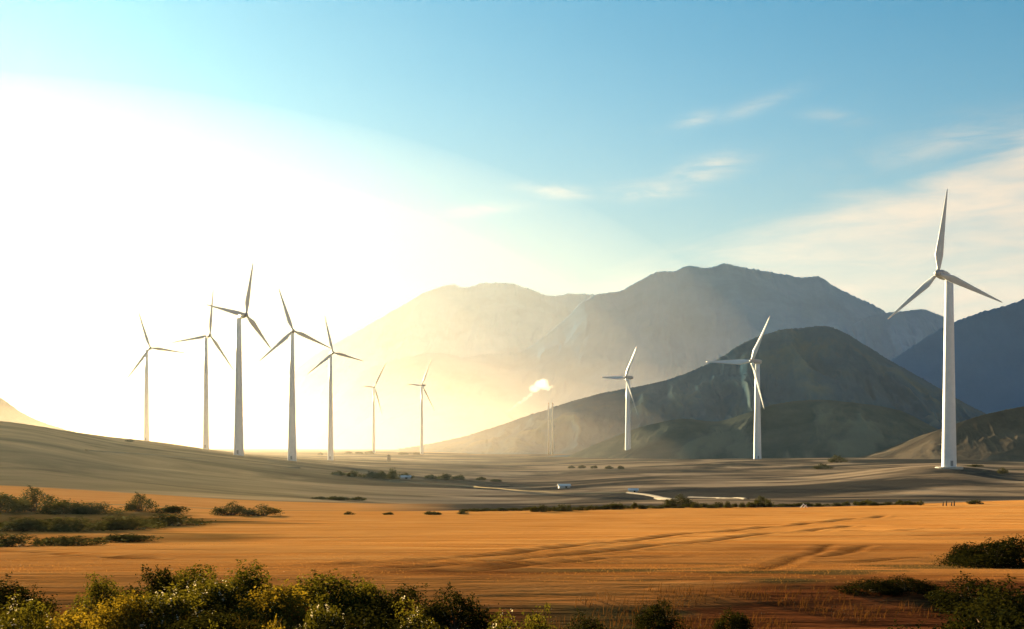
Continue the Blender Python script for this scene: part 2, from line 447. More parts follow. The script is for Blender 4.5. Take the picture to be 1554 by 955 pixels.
MAT['mountain'] = mountain_mat('mountain_scrub', (0.034, 0.150, 0.310), (0.045, 0.180, 0.360), (0.060, 0.195, 0.370), 0.004)
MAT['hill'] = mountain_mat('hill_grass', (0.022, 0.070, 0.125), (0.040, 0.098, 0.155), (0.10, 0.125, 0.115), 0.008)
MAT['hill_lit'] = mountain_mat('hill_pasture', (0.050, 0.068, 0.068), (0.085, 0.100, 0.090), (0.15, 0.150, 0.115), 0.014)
MAT['brown_hill'] = mountain_mat('hill_dry_grass', (0.05, 0.045, 0.040), (0.10, 0.080, 0.062), (0.17, 0.13, 0.09), 0.012)

def ridge(name, pts, Y, front, back, mat, seed, n_s=900, n_t=150, spur=0.35, spur_w=None, jag=0.006, base=-12, expo=1.25, skew=0.35, crest_light=0.3):
    pts = sorted(pts); p = np.array(pts, dtype=float)
    s = np.linspace(p[0, 0], p[-1, 0], n_s)
    row = pchip(p[:, 0], p[:, 1], s)
    X0 = (s - CX) / F * Y
    R = H - (row - HY) / F * Y
    span = X0[-1] - X0[0]
    spur_w = spur_w or span / 9
    Rm = max(R.max(), 1)
    R = R + jag * Rm * fbm(X0 / (spur_w * 0.35), X0 * 0, seed + 5, 5, 0.6)
    Rf = 0.011 * Rm * np.abs(fbm(X0 / (spur_w * 0.04), X0 * 0, seed + 6, 3, 0.7))
    t = np.concatenate([np.linspace(-1, 0, int(n_t * 0.75))[:-1], np.linspace(0, 1, int(n_t * 0.25))])
    T, XX = np.meshgrid(t, X0); RR = R[:, None] + 0 * T
    a = np.abs(T)
    prof = (1 - a) ** expo
    depth = np.where(T < 0, front, back)
    YY = Y + T * depth * (0.75 + 0.25 * np.clip(RR / Rm, 0, 1))
    xs = XX + skew * a * spur_w * 2 * (T < 0)
    rg = ridged((xs + 0.25 * spur_w * fbm(XX / spur_w, YY / spur_w, seed + 3, 3)) / spur_w, YY / (spur_w * 3.2), seed, 5, 0.5)
    amp = spur * np.clip(RR - base, 0, None) * np.clip(a * 3.0, 0, 1) * (1 - a) ** 0.8
    Z = base + (RR - base) * prof + amp * (rg - 0.72)
    Z += 0.02 * Rm * np.clip(a * 5, 0, 1) * (1 - a) * fbm(XX / (spur_w * .2), YY / (spur_w * .2), seed + 9, 4)
    Z += Rf[:, None] * (1 - a) ** 30
    X = XX
    nS, nT = X.shape
    idx = np.arange(nS * nT).reshape(nS, nT)
    q = np.stack([idx[:-1, :-1], idx[1:, :-1], idx[1:, 1:], idx[:-1, 1:]], -1).reshape(-1, 4)
    crest = np.clip((rg - (1 - crest_light)) / 0.12, 0, 1) * np.clip(a * 4, 0, 1)  # spur crests whose sunlight is put into the colour
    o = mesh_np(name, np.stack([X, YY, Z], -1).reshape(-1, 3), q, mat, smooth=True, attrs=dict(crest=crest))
    tag(o, kind='structure'); return o

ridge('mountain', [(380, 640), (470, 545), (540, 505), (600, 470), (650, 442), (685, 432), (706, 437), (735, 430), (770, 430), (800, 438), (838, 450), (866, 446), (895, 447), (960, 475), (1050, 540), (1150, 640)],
      6800, 1900, 600, MAT['mountain'], 11, spur=0.2, crest_light=0.0, jag=0.004)
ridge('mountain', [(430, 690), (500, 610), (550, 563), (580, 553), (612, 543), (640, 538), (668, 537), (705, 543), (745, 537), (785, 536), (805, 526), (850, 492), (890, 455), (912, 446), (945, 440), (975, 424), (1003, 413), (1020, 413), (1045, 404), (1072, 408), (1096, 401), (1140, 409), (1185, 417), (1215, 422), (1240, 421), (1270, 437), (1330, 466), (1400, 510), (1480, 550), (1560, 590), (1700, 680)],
      4300, 1150, 1100, MAT['mountain'], 23, spur=0.30, crest_light=0.0, jag=0.008)
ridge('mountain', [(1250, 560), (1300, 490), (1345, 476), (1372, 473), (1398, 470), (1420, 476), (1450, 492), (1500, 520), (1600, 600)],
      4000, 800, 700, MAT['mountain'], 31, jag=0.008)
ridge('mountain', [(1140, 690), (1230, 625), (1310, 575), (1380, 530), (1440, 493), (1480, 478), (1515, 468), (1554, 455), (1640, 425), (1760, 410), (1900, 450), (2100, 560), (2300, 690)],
      2000, 210, 600, MAT['mountain'], 43, spur=0.05, crest_light=0.0, jag=0.008)
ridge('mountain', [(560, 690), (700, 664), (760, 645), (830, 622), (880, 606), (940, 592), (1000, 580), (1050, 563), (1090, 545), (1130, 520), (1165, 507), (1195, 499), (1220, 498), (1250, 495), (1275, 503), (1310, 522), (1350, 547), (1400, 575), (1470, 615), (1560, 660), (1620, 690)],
      1750, 430, 500, MAT['hill'], 57, spur=0.62, jag=0.006, spur_w=80, crest_light=0.26)
ridge('mountain', [(-500, 470), (-300, 500), (-120, 545), (0, 604), (30, 625), (60, 640), (110, 655), (180, 668), (260, 684)],
      1500, 420, 400, MAT['brown_hill'], 63)
# low rolling hills in front of the dark one
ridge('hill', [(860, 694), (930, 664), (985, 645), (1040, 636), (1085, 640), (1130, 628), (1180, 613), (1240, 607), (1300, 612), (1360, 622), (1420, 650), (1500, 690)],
      1190, 150, 90, MAT['hill_lit'], 71, spur=0.4, spur_w=60, expo=0.8, crest_light=0.3)
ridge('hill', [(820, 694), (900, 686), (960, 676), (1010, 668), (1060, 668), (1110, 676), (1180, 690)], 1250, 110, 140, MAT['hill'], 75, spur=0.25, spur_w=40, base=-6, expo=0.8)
ridge('hill', [(1325, 700), (1380, 676), (1420, 655), (1460, 640), (1500, 628), (1554, 617), (1650, 600), (1780, 610), (1950, 690)],
      960, 130, 250, MAT['brown_hill'], 83, spur=0.4, spur_w=60, base=-6, expo=0.9)

# ------------------------------------------------------------------ shape helpers
def tube(path, radii, n=8, cap=True):
    """tapered tube through points; returns verts, quads"""
    V, Q = [], []
    path = [Vector(p) for p in path]
    for i, p in enumerate(path):
        d = (path[min(i + 1, len(path) - 1)] - path[max(i - 1, 0)]).normalized()
        up = Vector((0, 0, 1)) if abs(d.z) < 0.95 else Vector((1, 0, 0))
        a = d.cross(up).normalized(); b = d.cross(a)
        for k in range(n):
            t = 2 * math.pi * k / n
            V.append(p + (a * math.cos(t) + b * math.sin(t)) * radii[i])
    for i in range(len(path) - 1):
        for k in range(n):
            Q.append((i * n + k, i * n + (k + 1) % n, (i + 1) * n + (k + 1) % n, (i + 1) * n + k))
    if cap:
        for base, pt in ((0, path[0]), ((len(path) - 1) * n, path[-1])):
            c = len(V); V.append(pt)
            for k in range(n): Q.append((c, base + k, base + (k + 1) % n, base + (k + 1) % n))
    return V, Q

def mk(name, V, Fc, mat, parent=None, smooth=True, bevel=0.0):
    me = bpy.data.meshes.new(name)
    Fc = [tuple(dict.fromkeys(f)) for f in Fc]
    me.from_pydata([tuple(v) for v in V], [], Fc); me.update(); me.validate()
    me.materials.append(mat)
    o = link(bpy.data.objects.new(name, me), parent)
    import bmesh
    bm = bmesh.new(); bm.from_mesh(me); bmesh.ops.recalc_face_normals(bm, faces=bm.faces)
    if bevel: bmesh.ops.bevel(bm, geom=bm.edges[:], offset=bevel, segments=2, affect='EDGES', profile=0.7)
    for f in bm.faces: f.smooth = smooth
    bm.to_mesh(me); bm.free()
    return o

def box_vf(c, s, M=None):
    V = [Vector((c[0] + sx * s[0] / 2, c[1] + sy * s[1] / 2, c[2] + sz * s[2] / 2)) for sx in (-1, 1) for sy in (-1, 1) for sz in (-1, 1)]
    if M is not None: V = [M @ v for v in V]
    return V, [(0, 1, 3, 2), (4, 6, 7, 5), (0, 4, 5, 1), (2, 3, 7, 6), (0, 2, 6, 4), (1, 5, 7, 3)]

# ------------------------------------------------------------------ wind turbines
MAT['tower'] = simple_mat('tower_paint', (0.55, 0.59, 0.63), (0.47, 0.51, 0.55), 0.4, 0.38, 0.5)
MAT['blade'] = simple_mat('blade_paint', (0.52, 0.55, 0.58), (0.44, 0.47, 0.50), 0.5, 0.32, 0.5)
MAT['nacelle'] = simple_mat('nacelle_paint', (0.30, 0.32, 0.35), (0.24, 0.26, 0.29), 0.6, 0.4, 0.5)
MAT['door'] = simple_mat('door_paint', (0.20, 0.23, 0.26), (0.15, 0.17, 0.20), 2.0, 0.5, 0.4)
MAT['concrete'] = simple_mat('pad_concrete', (0.42, 0.40, 0.36), (0.30, 0.28, 0.25), 0.8, 0.9, 0.2, bump=0.3)

def blade(name, hub, tip, nrm, chord, mat, parent, face=None):
    """aerofoil loft from root to tip; the chord lies near the rotor plane"""
    ax = tip - hub; L = ax.length; ax.normalize()
    tang = nrm.cross(ax).normalized(); n2 = ax.cross(tang).normalized()
    if face is not None:      # pitched blade: its flat side turned towards face
        n2 = (face - ax * face.dot(ax)).normalized(); tang = n2.cross(ax).normalized()
    V, Q = [], []; ns, nk = 22, 14
    for i in range(ns):
        t = i / (ns - 1); tt = t ** 1.15
        r = L * (0.03 + 0.97 * tt)
        if tt < 0.22:
            k = tt / 0.22; k = k * k * (3 - 2 * k)
            c = chord * (0.42 + 0.58 * k); th = chord * (0.42 - 0.20 * k); rnd = 1 - k
        else:
            k = (tt - 0.22) / 0.78
            c = chord * (1 - 0.86 * k ** 0.85); th = chord * (0.22 * (1 - k) ** 1.2 + 0.03); rnd = 0
        if tt > 0.97: c *= 0.55
        tw = math.radians(18 * (1 - tt) ** 1.5 + 4)
        cd = tang * math.cos(tw) + n2 * math.sin(tw); td = n2 * math.cos(tw) - tang * math.sin(tw)
        off = 0.12 * c * (1 - rnd)
        bend = -nrm * (0.0 * L) 
        for j in range(nk):
            a = 2 * math.pi * j / nk
            x = 0.5 * math.cos(a); y = 0.5 * math.sin(a)
            y *= (1 - (1 - rnd) * 0.55 * (0.5 - x))           # thin trailing edge
            V.append(hub + ax * r + cd * (x * c + off) + td * (y * th) + bend)
    for i in range(ns - 1):
        for j in range(nk):
            Q.append((i * nk + j, i * nk + (j + 1) % nk, (i + 1) * nk + (j + 1) % nk, (i + 1) * nk + j))
    Q.append(tuple(range(nk))); Q.append(tuple((ns - 1) * nk + j for j in range(nk)))
    return mk(name, V, Q, mat, parent)

def turbine(Y, base, hub, tips, w0, w1, side, chordpx, label, buried=0.6, fixed_nx=None, face=None):
    """base, hub, tips: photo pixels; w0, w1: tower widths in photo pixels; side: which way the rotor looks (-1 left, +1 right)"""
    m = Y / F
    B = P(base[0], base[1], Y); g = float(ground_z(B.x, B.y)); B.z = g
    root = empty('wind_turbine', B)
    hubx = (hub[0] - base[0]) * m; hubz = P(hub[0], hub[1], Y).z - g
    best = None
    for k in range(5, 66):
        psi = math.radians(k) * side
        n = Vector((math.sin(psi), -math.cos(psi), 0))
        Ls = []
        for (tx, ty) in tips:
            ddx, ddz = (tx - hub[0]) * m, -(ty - hub[1]) * m
            Ls.append(math.sqrt(ddx ** 2 + ddz ** 2 + (n.x * ddx / n.y) ** 2))
        sc = np.std(Ls) / np.mean(Ls)
        if best is None or sc < best[0]: best = (sc, n)
    n = best[1]
    if fixed_nx is not None: n = Vector((fixed_nx * side, -math.sqrt(1 - fixed_nx ** 2), 0))
    r0, r1 = w0 * m / 2, w1 * m / 2
    # overhang so that the hub sits where the photo shows it against the tower axis
    over = max(1.6 * r1 + 1.2, min(6.0, abs(hubx / (n.x if abs(n.x) > .25 else .25))))
    Yh = B.y + n.y * over
    hubp = P(hub[0], hub[1], Yh) - B
    hubx, hubz = hubp.x, hubp.z
    top = hubz - r1 * 1.15
    Ht = top
    prof = [(0, r0 * 1.0), (0.25, r0), (Ht * 0.25, r0 + (r1 - r0) * 0.27), (Ht * 0.5, r0 + (r1 - r0) * 0.53), (Ht * 0.75, r0 + (r1 - r0) * 0.78), (Ht, r1)]
    V, Q = tube([(0, 0, z - (buried if i == 0 else 0)) for i, (z, r) in enumerate(prof)], [r for z, r in prof], 40)
    tw = mk('tower', V, Q, MAT['tower'], root)
    # section flanges
    for z, r in prof[2:5]:
        V, Q = tube([(0, 0, z - 0.12), (0, 0, z + 0.12)], [r * 1.012 + 0.02] * 2, 40); mk('flange', V, Q, MAT['tower'], tw, smooth=False)
    V, Q = box_vf((0, -r0 * 0.97, 1.9), (1.1, 0.25, 2.3)); mk('door', V, Q, MAT['door'], tw, smooth=False, bevel=0.04)
    # nacelle along the shaft axis
    ax = Vector((n.x, n.y, 0)); rt = Vector((-n.y, n.x, 0))
    M = Matrix(((ax.x, rt.x, 0), (ax.y, rt.y, 0), (0, 0, 1))).to_4x4()
    nw = r1 * 2.0; nl_front = over - nw * 0.35; nl_back = nw * 2.3
    secs = [(-nl_back, 0.62), (-nl_back * 0.92, 0.86), (-nl_back * 0.3, 1.0), (nl_front * 0.6, 0.98), (nl_front, 0.66)]
    V, Q = [], []; kk = 16
    for (xx, sc) in secs:
        for j in range(kk):
            a = 2 * math.pi * j / kk; cx_, sy_ = math.cos(a), math.sin(a)
            e = 0.45
            V.append(Vector((hubx - n.x * over, 0, hubz)) + M @ Vector((xx, math.copysign(abs(cx_) ** e, cx_) * nw * 0.5 * sc, math.copysign(abs(sy_) ** e, sy_) * nw * 0.52 * sc + nw * 0.06)))
    for i in range(len(secs) - 1):
        for j in range(kk): Q.append((i * kk + j, i * kk + (j + 1) % kk, (i + 1) * kk + (j + 1) % kk, (i + 1) * kk + j))
    Q.append(tuple(range(kk))); Q.append(tuple((len(secs) - 1) * kk + j for j in range(kk)))
    mk('nacelle', V, Q, MAT['nacelle'], root)
    # spinner
    hr = nw * 0.46
    pth, rad = [], []
    for t, rr in ((-0.75, 0.80), (-0.3, 0.98), (0.2, 1.0), (0.6, 0.86), (0.9, 0.55), (1.05, 0.1)):
        pth.append(hubp + ax * (t * hr * 1.2)); rad.append(rr * hr)
    V, Q = tube(pth, rad, 20); mk('hub', V, Q, MAT['nacelle'], root)
    for (tx, ty) in tips:
        off = 0.0
        for _ in range(25):
            v = P(tx, ty, Yh + off) - B - hubp; off = -n.x * v.x / n.y
        tipv = P(tx, ty, Yh + off) - B
        blade('blade', hubp, tipv, n, 0.86 * chordpx * m, MAT['blade'], root, face)
    tag(root, label, 'wind turbine', 'wind turbines across the valley')
    return root

turbine(960, (222.3, 671), (227.7, 528), [(210.2, 472.9), (280.7, 535.9), (192, 575.7)], 8, 4.4, 1, 5.2, 'white wind turbine standing farthest left, on the crest of the hazy hill', fixed_nx=.3)
turbine(808, (312.6, 676), (318.8, 508.8), [(323.7, 439.4), (260, 520.2), (355.4, 563.6)], 9.3, 4.6, 1, 5.5, 'pale turbine just left of the tallest hillside tower, one blade pointing straight up', fixed_nx=.4)
turbine(635, (362.3, 688.2), (373.6, 477.9), [(384.2, 398.9), (312.3, 462.2), (412, 530.9)], 15, 7, 1, 9, 'tallest and thickest of the turbines on the left hill, rotor right of its tower', fixed_nx=.5)
turbine(690, (443.3, 698.5), (444.7, 502), [(423, 437.3), (393.5, 548), (503.5, 529.5)], 13.5, 5.4, 1, 7.5, 'turbine whose right blade reaches across to the neighbouring hub, foot lowest on hillside', fixed_nx=.2)
turbine(865, (501.7, 689.6), (505.6, 535.2), [(492.8, 478.6), (552.9, 548.7), (466.4, 567.9)], 9, 4.4, 1, 5.5, 'mid-sized turbine at the right end of the hillside group, dark blades', fixed_nx=.3)
turbine(1333, (567.1, 685.5), (568.4, 587.4), [(586.9, 548.8), (550.4, 586.2), (580, 630.2)], 4.8, 2.4, 1, 3, 'small faint turbine in the glow, short blade pointing left', fixed_nx=.3)
turbine(1290, (640, 688), (640.5, 584.9), [(655.6, 543.2), (618.3, 583), (660.3, 624.8)], 5.2, 2.6, -1, 3.2, 'small faint turbine in the glow with a pale left blade and dark right ones', fixed_nx=.45)
turbine(1120, (953, 692.8), (949.4, 573), [(966, 525.9), (912.1, 572.5), (967.4, 629.9)], 9.5, 5.4, -1, 8, 'white turbine before the grey mountain slope, smaller of two with bright white blades', fixed_nx=.62, face=Vector((-.92, -.29, .27)))
turbine(907, (1149.5, 697.7), (1140.6, 548.5), [(1168.4, 479.6), (1071.2, 549), (1159.6, 621.5)], 12, 6.6, -1, 12, 'white turbine in front of the dark hill, larger of two with bright white blades', fixed_nx=.68, face=Vector((-.92, -.29, .27)))
turbine(463, (1440.3, 706), (1423.6, 415.1), [(1437.8, 287), (1347.3, 484.4), (1521.2, 459.4)], 21.5, 12, -1, 13.5, 'biggest and nearest wind turbine, on a small bare mound at the right', fixed_nx=.6)

# ------------------------------------------------------------------ foliage
def leaf_mat(name, dark, light, trans, rough=0.6, scale=2.0):
    m, n = new_mat(name)
    ob = n.n('ShaderNodeTexCoord').outputs['Object']
    info = n.n('ShaderNodeObjectInfo').outputs['Random']
    isl = n.n('ShaderNodeNewGeometry').outputs['Random Per Island']
    f = n.math('ADD', n.math('MULTIPLY', n.noise(ob, scale, 3), 0.7), n.math('MULTIPLY', isl, 0.45))
    f = n.math('ADD', f, n.math('MULTIPLY_ADD', info, 0.3, -0.25), clamp=True)
    c = n.mix(f, dark, light)
    d = n.n('ShaderNodeBsdfDiffuse'); n.l(c, d.inputs[0])
    t = n.n('ShaderNodeBsdfTranslucent'); n.l(n.mix(1.0, c, trans, 'MULTIPLY'), t.inputs[0])
    mx = n.n('ShaderNodeMixShader'); mx.inputs[0].default_value = 0.42
    n.l(d.outputs[0], mx.inputs[1]); n.l(t.outputs[0], mx.inputs[2])
    finish(n, mx.outputs[0]); return m
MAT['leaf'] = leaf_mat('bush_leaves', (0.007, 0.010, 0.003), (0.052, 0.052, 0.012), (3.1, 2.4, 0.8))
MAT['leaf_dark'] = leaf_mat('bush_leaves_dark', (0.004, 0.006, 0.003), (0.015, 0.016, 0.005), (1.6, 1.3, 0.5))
MAT['leaf_sunlit'] = leaf_mat('bush_leaves_sunlit', (0.022, 0.020, 0.005), (0.110, 0.092, 0.018), (3.2, 2.4, 0.7))  # yellower leaf copy, low sunlight put into its colour
MAT['leaf_far'] = leaf_mat('far_bush_leaves', (0.016, 0.021, 0.010), (0.050, 0.051, 0.022), (1.3, 1.1, 0.6), scale=0.6)
MAT['blossom'] = leaf_mat('bush_blossom', (0.42, 0.36, 0.26), (0.62, 0.55, 0.42), (1.0, 0.95, 0.8))
MAT['twig'] = simple_mat('twig_bark', (0.060, 0.042, 0.028), (0.11, 0.08, 0.05), 6.0, 0.9, 0.1)
MAT['grass'] = leaf_mat('grass_blades', (0.020, 0.017, 0.005), (0.070, 0.052, 0.014), (1.8, 1.4, 0.6), scale=0.5)
MAT['dry_grass'] = leaf_mat('dry_grass_blades', (0.020, 0.012, 0.005), (0.070, 0.038, 0.013), (1.5, 1.1, 0.6), scale=0.5)
MAT['straw'] = leaf_mat('straw_stubble', (0.22, 0.10, 0.025), (0.42, 0.22, 0.07), (1.0, 0.9, 0.6), scale=0.4)

def leaves(C, N, L, Wd, rng):
    """one folded diamond leaf per centre: 2 triangles-quads"""
    n = len(C)
    a = rng.normal(size=(n, 3)); a -= N * (a * N).sum(1, keepdims=True) * 0.55
    a /= np.linalg.norm(a, axis=1, keepdims=True)
    b = np.cross(N + rng.normal(size=(n, 3)) * 0.6, a); b /= np.linalg.norm(b, axis=1, keepdims=True) + 1e-9
    L = L[:, None]; Wd = Wd[:, None]
    V = np.stack([C - a * L * 0.5, C + b * Wd * 0.5 - a * L * 0.05, C + a * L * 0.5, C - b * Wd * 0.5 - a * L * 0.05], 1).reshape(-1, 3)
    return V, np.arange(n * 4).reshape(n, 4)

def bush_proto(seed, w, d, h, nleaf, leaf, clumps, spiky=0.0, blossom=0):
    """(foliage verts, quads), (stem verts, quads), (blossom verts, quads); base at z = 0"""
    rng = np.random.default_rng(seed)
    cc, cr = [], []
    for k in range(clumps):
        a = rng.uniform(0, 2 * math.pi); rr = rng.uniform(0, 1) ** 0.6
        x, y = math.cos(a) * rr * w * 0.38, math.sin(a) * rr * d * 0.38
        zt = h * (1 - 0.55 * rr ** 2) * rng.uniform(0.72, 1.0)
        r = rng.uniform(0.16, 0.27) * min(w, h * 1.6)
        cc.append((x, y, max(zt - r * 0.9, r * 0.5))); cr.append(r)
    for k in range(clumps // 2):
        a = rng.uniform(0, 2 * math.pi); r = rng.uniform(0.15, 0.24) * min(w, h * 1.6)
        cc.append((math.cos(a) * w * 0.36, math.sin(a) * d * 0.36, rng.uniform(0.15, 0.4) * h)); cr.append(r)
    cc, cr = np.array(cc), np.array(cr)
    k = rng.integers(0, len(cc), nleaf)
    dirs = rng.normal(size=(nleaf, 3)); dirs /= np.linalg.norm(dirs, axis=1, keepdims=True)
    rad = rng.uniform(0.15, 1, nleaf) ** 0.45 * (1 + 0.22 * rng.normal(size=nleaf) * rng.uniform(0, 1, nleaf))
    Cn = cc[k] + dirs * (cr[k] * rad)[:, None] * np.array([1.1, 1.1, 0.95])
    # leafy shoots sticking out of the clumps
    ns = int(40 * (0.6 + spiky)); shoot = []; sn = []
    for s in range(ns):
        q = rng.integers(0, len(cc)); dv = rng.normal(size=3); dv[2] = abs(dv[2]) + 0.35; dv /= np.linalg.norm(dv)
        ln = cr[q] * rng.uniform(0.15, 0.42) * (1 + spiky)
        for t in np.linspace(0.3, 1, 16):
            shoot.append(cc[q] + dv * (cr[q] * 0.85 + ln * t) + rng.normal(size=3) * leaf * 0.5); sn.append(dv)
    Cn = np.concatenate([Cn, np.array(shoot)]); N = np.concatenate([dirs, np.array(sn)])
    ok = Cn[:, 2] > 0.02; Cn, N = Cn[ok], N[ok]
    sz = leaf * rng.uniform(0.55, 1.35, len(Cn))
    fol = leaves(Cn, N, sz, sz * 0.5, rng)
    V, Q = [], []
    for j in range(len(cc)):
        p0 = Vector((rng.normal() * w * 0.05, rng.normal() * d * 0.05, -0.1)); p2 = Vector(cc[j])
        p1 = p0.lerp(p2, 0.5) + Vector((rng.normal() * w * 0.04, rng.normal() * d * 0.04, h * 0.08))
        r = 0.018 * h
        v, q = tube([p0, p1, p2], [r * 1.3, r, r * 0.4], 5); o = len(V); V += v; Q += [tuple(i + o for i in f) for f in q]
    bl = None
    if blossom:
        q = rng.integers(0, len(cc), blossom); dv = rng.normal(size=(blossom, 3)); dv[:, 2] = np.abs(dv[:, 2]) + 0.25
        dv /= np.linalg.norm(dv, axis=1, keepdims=True)
        tips = cc[q] + dv * (cr[q] * rng.uniform(0.95, 1.25, blossom))[:, None]
        rep = 7
        Cb = np.repeat(tips, rep, 0) + rng.normal(size=(blossom * rep, 3)) * leaf * 0.55 * np.array([.6, .6, 1.1])
        Nb = np.repeat(dv, rep, 0); sb = leaf * rng.uniform(0.3, 0.65, len(Cb))
        bl = leaves(Cb, Nb, sb, sb * 0.7, rng)
    return fol, (V, Q), bl

_meshes = {}
def bush_meshes(key, mats, *a, **k):
    fol, st, bl = bush_proto(*a, **k)
    tmp = empty('shrub', (0, 0, 0))
    f = mesh_np('foliage', fol[0], fol[1], mats, parent=tmp)
    s = mk('stem', st[0], st[1], MAT['twig'], tmp)
    b = mesh_np('blossom', bl[0], bl[1], MAT['blossom'], parent=tmp) if bl else None
    if b: b['kind'] = 'stuff'
    _meshes[key] = [f, s, b, False, tmp]
def place(key, loc, sc, rz, label, group, cat='bush', name='shrub'):
    f, s, b, used, tmp = _meshes[key]
    if not used:
        root = tmp; _meshes[key][3] = True
    else:
        root = tmp.copy(); link(root)
        for c in (f, s, b):
            if c is None: continue
            k = c.copy(); link(k, root)
    root.name = name
    root.location = loc; root.rotation_euler = (0, 0, rz); root.scale = sc if hasattr(sc, '__len__') else (sc,) * 3
    for k in ('label', 'category', 'group'):
        if k in root: del root[k]

    tag(root, label, cat, group); return root

# near bushes: unit prototypes 1 m wide, 0.9 m high
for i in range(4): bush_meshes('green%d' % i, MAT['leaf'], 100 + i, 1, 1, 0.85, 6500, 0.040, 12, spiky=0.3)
for i in range(3): bush_meshes('gold%d' % i, MAT['leaf_sunlit'], 120 + i, 1, 1, 0.85, 6000, 0.038, 12, spiky=0.5)
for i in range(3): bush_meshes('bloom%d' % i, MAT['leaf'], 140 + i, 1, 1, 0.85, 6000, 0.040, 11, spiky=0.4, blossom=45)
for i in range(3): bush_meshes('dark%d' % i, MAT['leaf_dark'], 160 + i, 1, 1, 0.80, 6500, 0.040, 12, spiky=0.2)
for i in range(5): bush_meshes('far%d' % i, MAT['leaf_far'], 180 + i, 1, 0.9, 0.6, 2200, 0.060, 10, spiky=0.2)
for i in range(2): bush_meshes('round%d' % i, MAT['leaf_far'], 190 + i, 1, 0.9, 0.85, 2600, 0.055, 11, spiky=0.1)

_rng = random.Random(5)
def near_bush(kind, px, top, wpx, Y, label, group, hscale=1.0):
    x = (px - CX) / F * Y
    g = float(ground_z(x, Y)); m = Y / F
    ztop = P(px, top, Y).z; h = max((ztop - g + 0.05), 0.3)
    w = wpx * m
    k = kind + str(_rng.randrange({'green': 4, 'gold': 3, 'bloom': 3, 'dark': 3, 'far': 5, 'round': 2}[kind]))
    unit_h = {'far': 0.62, 'round': 0.88}.get(kind, 0.95)
    return place(k, (x, Y, g - 0.05), (w, w * _rng.uniform(0.8, 1.0), h / unit_h * hscale), _rng.uniform(0, 6.28), label, group)

G1 = 'bushes along the near left edge'
for a in (
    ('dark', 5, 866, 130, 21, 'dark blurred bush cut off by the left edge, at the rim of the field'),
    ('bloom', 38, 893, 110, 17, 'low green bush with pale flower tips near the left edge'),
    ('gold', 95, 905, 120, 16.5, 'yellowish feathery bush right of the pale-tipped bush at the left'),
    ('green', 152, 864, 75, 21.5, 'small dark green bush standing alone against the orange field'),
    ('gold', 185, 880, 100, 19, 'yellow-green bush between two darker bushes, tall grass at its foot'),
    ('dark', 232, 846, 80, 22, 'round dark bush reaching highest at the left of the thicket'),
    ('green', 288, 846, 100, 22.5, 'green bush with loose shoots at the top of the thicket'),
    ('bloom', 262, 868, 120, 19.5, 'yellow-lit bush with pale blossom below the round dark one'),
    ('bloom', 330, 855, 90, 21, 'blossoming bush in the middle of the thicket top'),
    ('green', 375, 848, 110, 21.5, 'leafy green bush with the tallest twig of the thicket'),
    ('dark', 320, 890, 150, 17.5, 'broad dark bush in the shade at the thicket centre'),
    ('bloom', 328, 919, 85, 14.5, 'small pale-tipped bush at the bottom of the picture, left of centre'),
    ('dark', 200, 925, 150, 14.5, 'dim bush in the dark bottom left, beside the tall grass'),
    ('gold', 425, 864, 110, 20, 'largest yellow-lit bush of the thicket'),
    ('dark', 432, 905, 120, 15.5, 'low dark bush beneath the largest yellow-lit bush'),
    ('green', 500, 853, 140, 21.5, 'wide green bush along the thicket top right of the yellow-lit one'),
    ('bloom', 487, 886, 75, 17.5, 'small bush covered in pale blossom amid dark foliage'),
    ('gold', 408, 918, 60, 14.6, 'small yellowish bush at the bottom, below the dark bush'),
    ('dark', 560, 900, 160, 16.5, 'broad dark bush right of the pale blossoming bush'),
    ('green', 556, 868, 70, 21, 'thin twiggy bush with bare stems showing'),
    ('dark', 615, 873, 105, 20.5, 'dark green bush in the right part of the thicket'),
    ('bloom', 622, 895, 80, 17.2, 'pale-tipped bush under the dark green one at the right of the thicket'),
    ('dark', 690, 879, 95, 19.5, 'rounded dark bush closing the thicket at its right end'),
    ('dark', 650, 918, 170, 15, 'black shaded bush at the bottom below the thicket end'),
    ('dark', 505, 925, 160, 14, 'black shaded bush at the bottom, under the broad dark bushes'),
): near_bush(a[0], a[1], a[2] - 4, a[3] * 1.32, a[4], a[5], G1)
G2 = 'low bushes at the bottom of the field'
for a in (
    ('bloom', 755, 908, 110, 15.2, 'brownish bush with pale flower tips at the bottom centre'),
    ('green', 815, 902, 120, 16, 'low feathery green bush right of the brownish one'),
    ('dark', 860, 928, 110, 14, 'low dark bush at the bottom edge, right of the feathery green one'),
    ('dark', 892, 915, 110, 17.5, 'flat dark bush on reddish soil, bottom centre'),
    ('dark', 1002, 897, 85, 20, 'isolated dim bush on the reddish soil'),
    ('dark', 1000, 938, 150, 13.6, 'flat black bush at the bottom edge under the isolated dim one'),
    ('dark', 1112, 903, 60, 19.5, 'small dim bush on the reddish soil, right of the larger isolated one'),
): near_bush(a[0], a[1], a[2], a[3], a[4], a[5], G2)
G3 = 'dark bushes at the lower right'
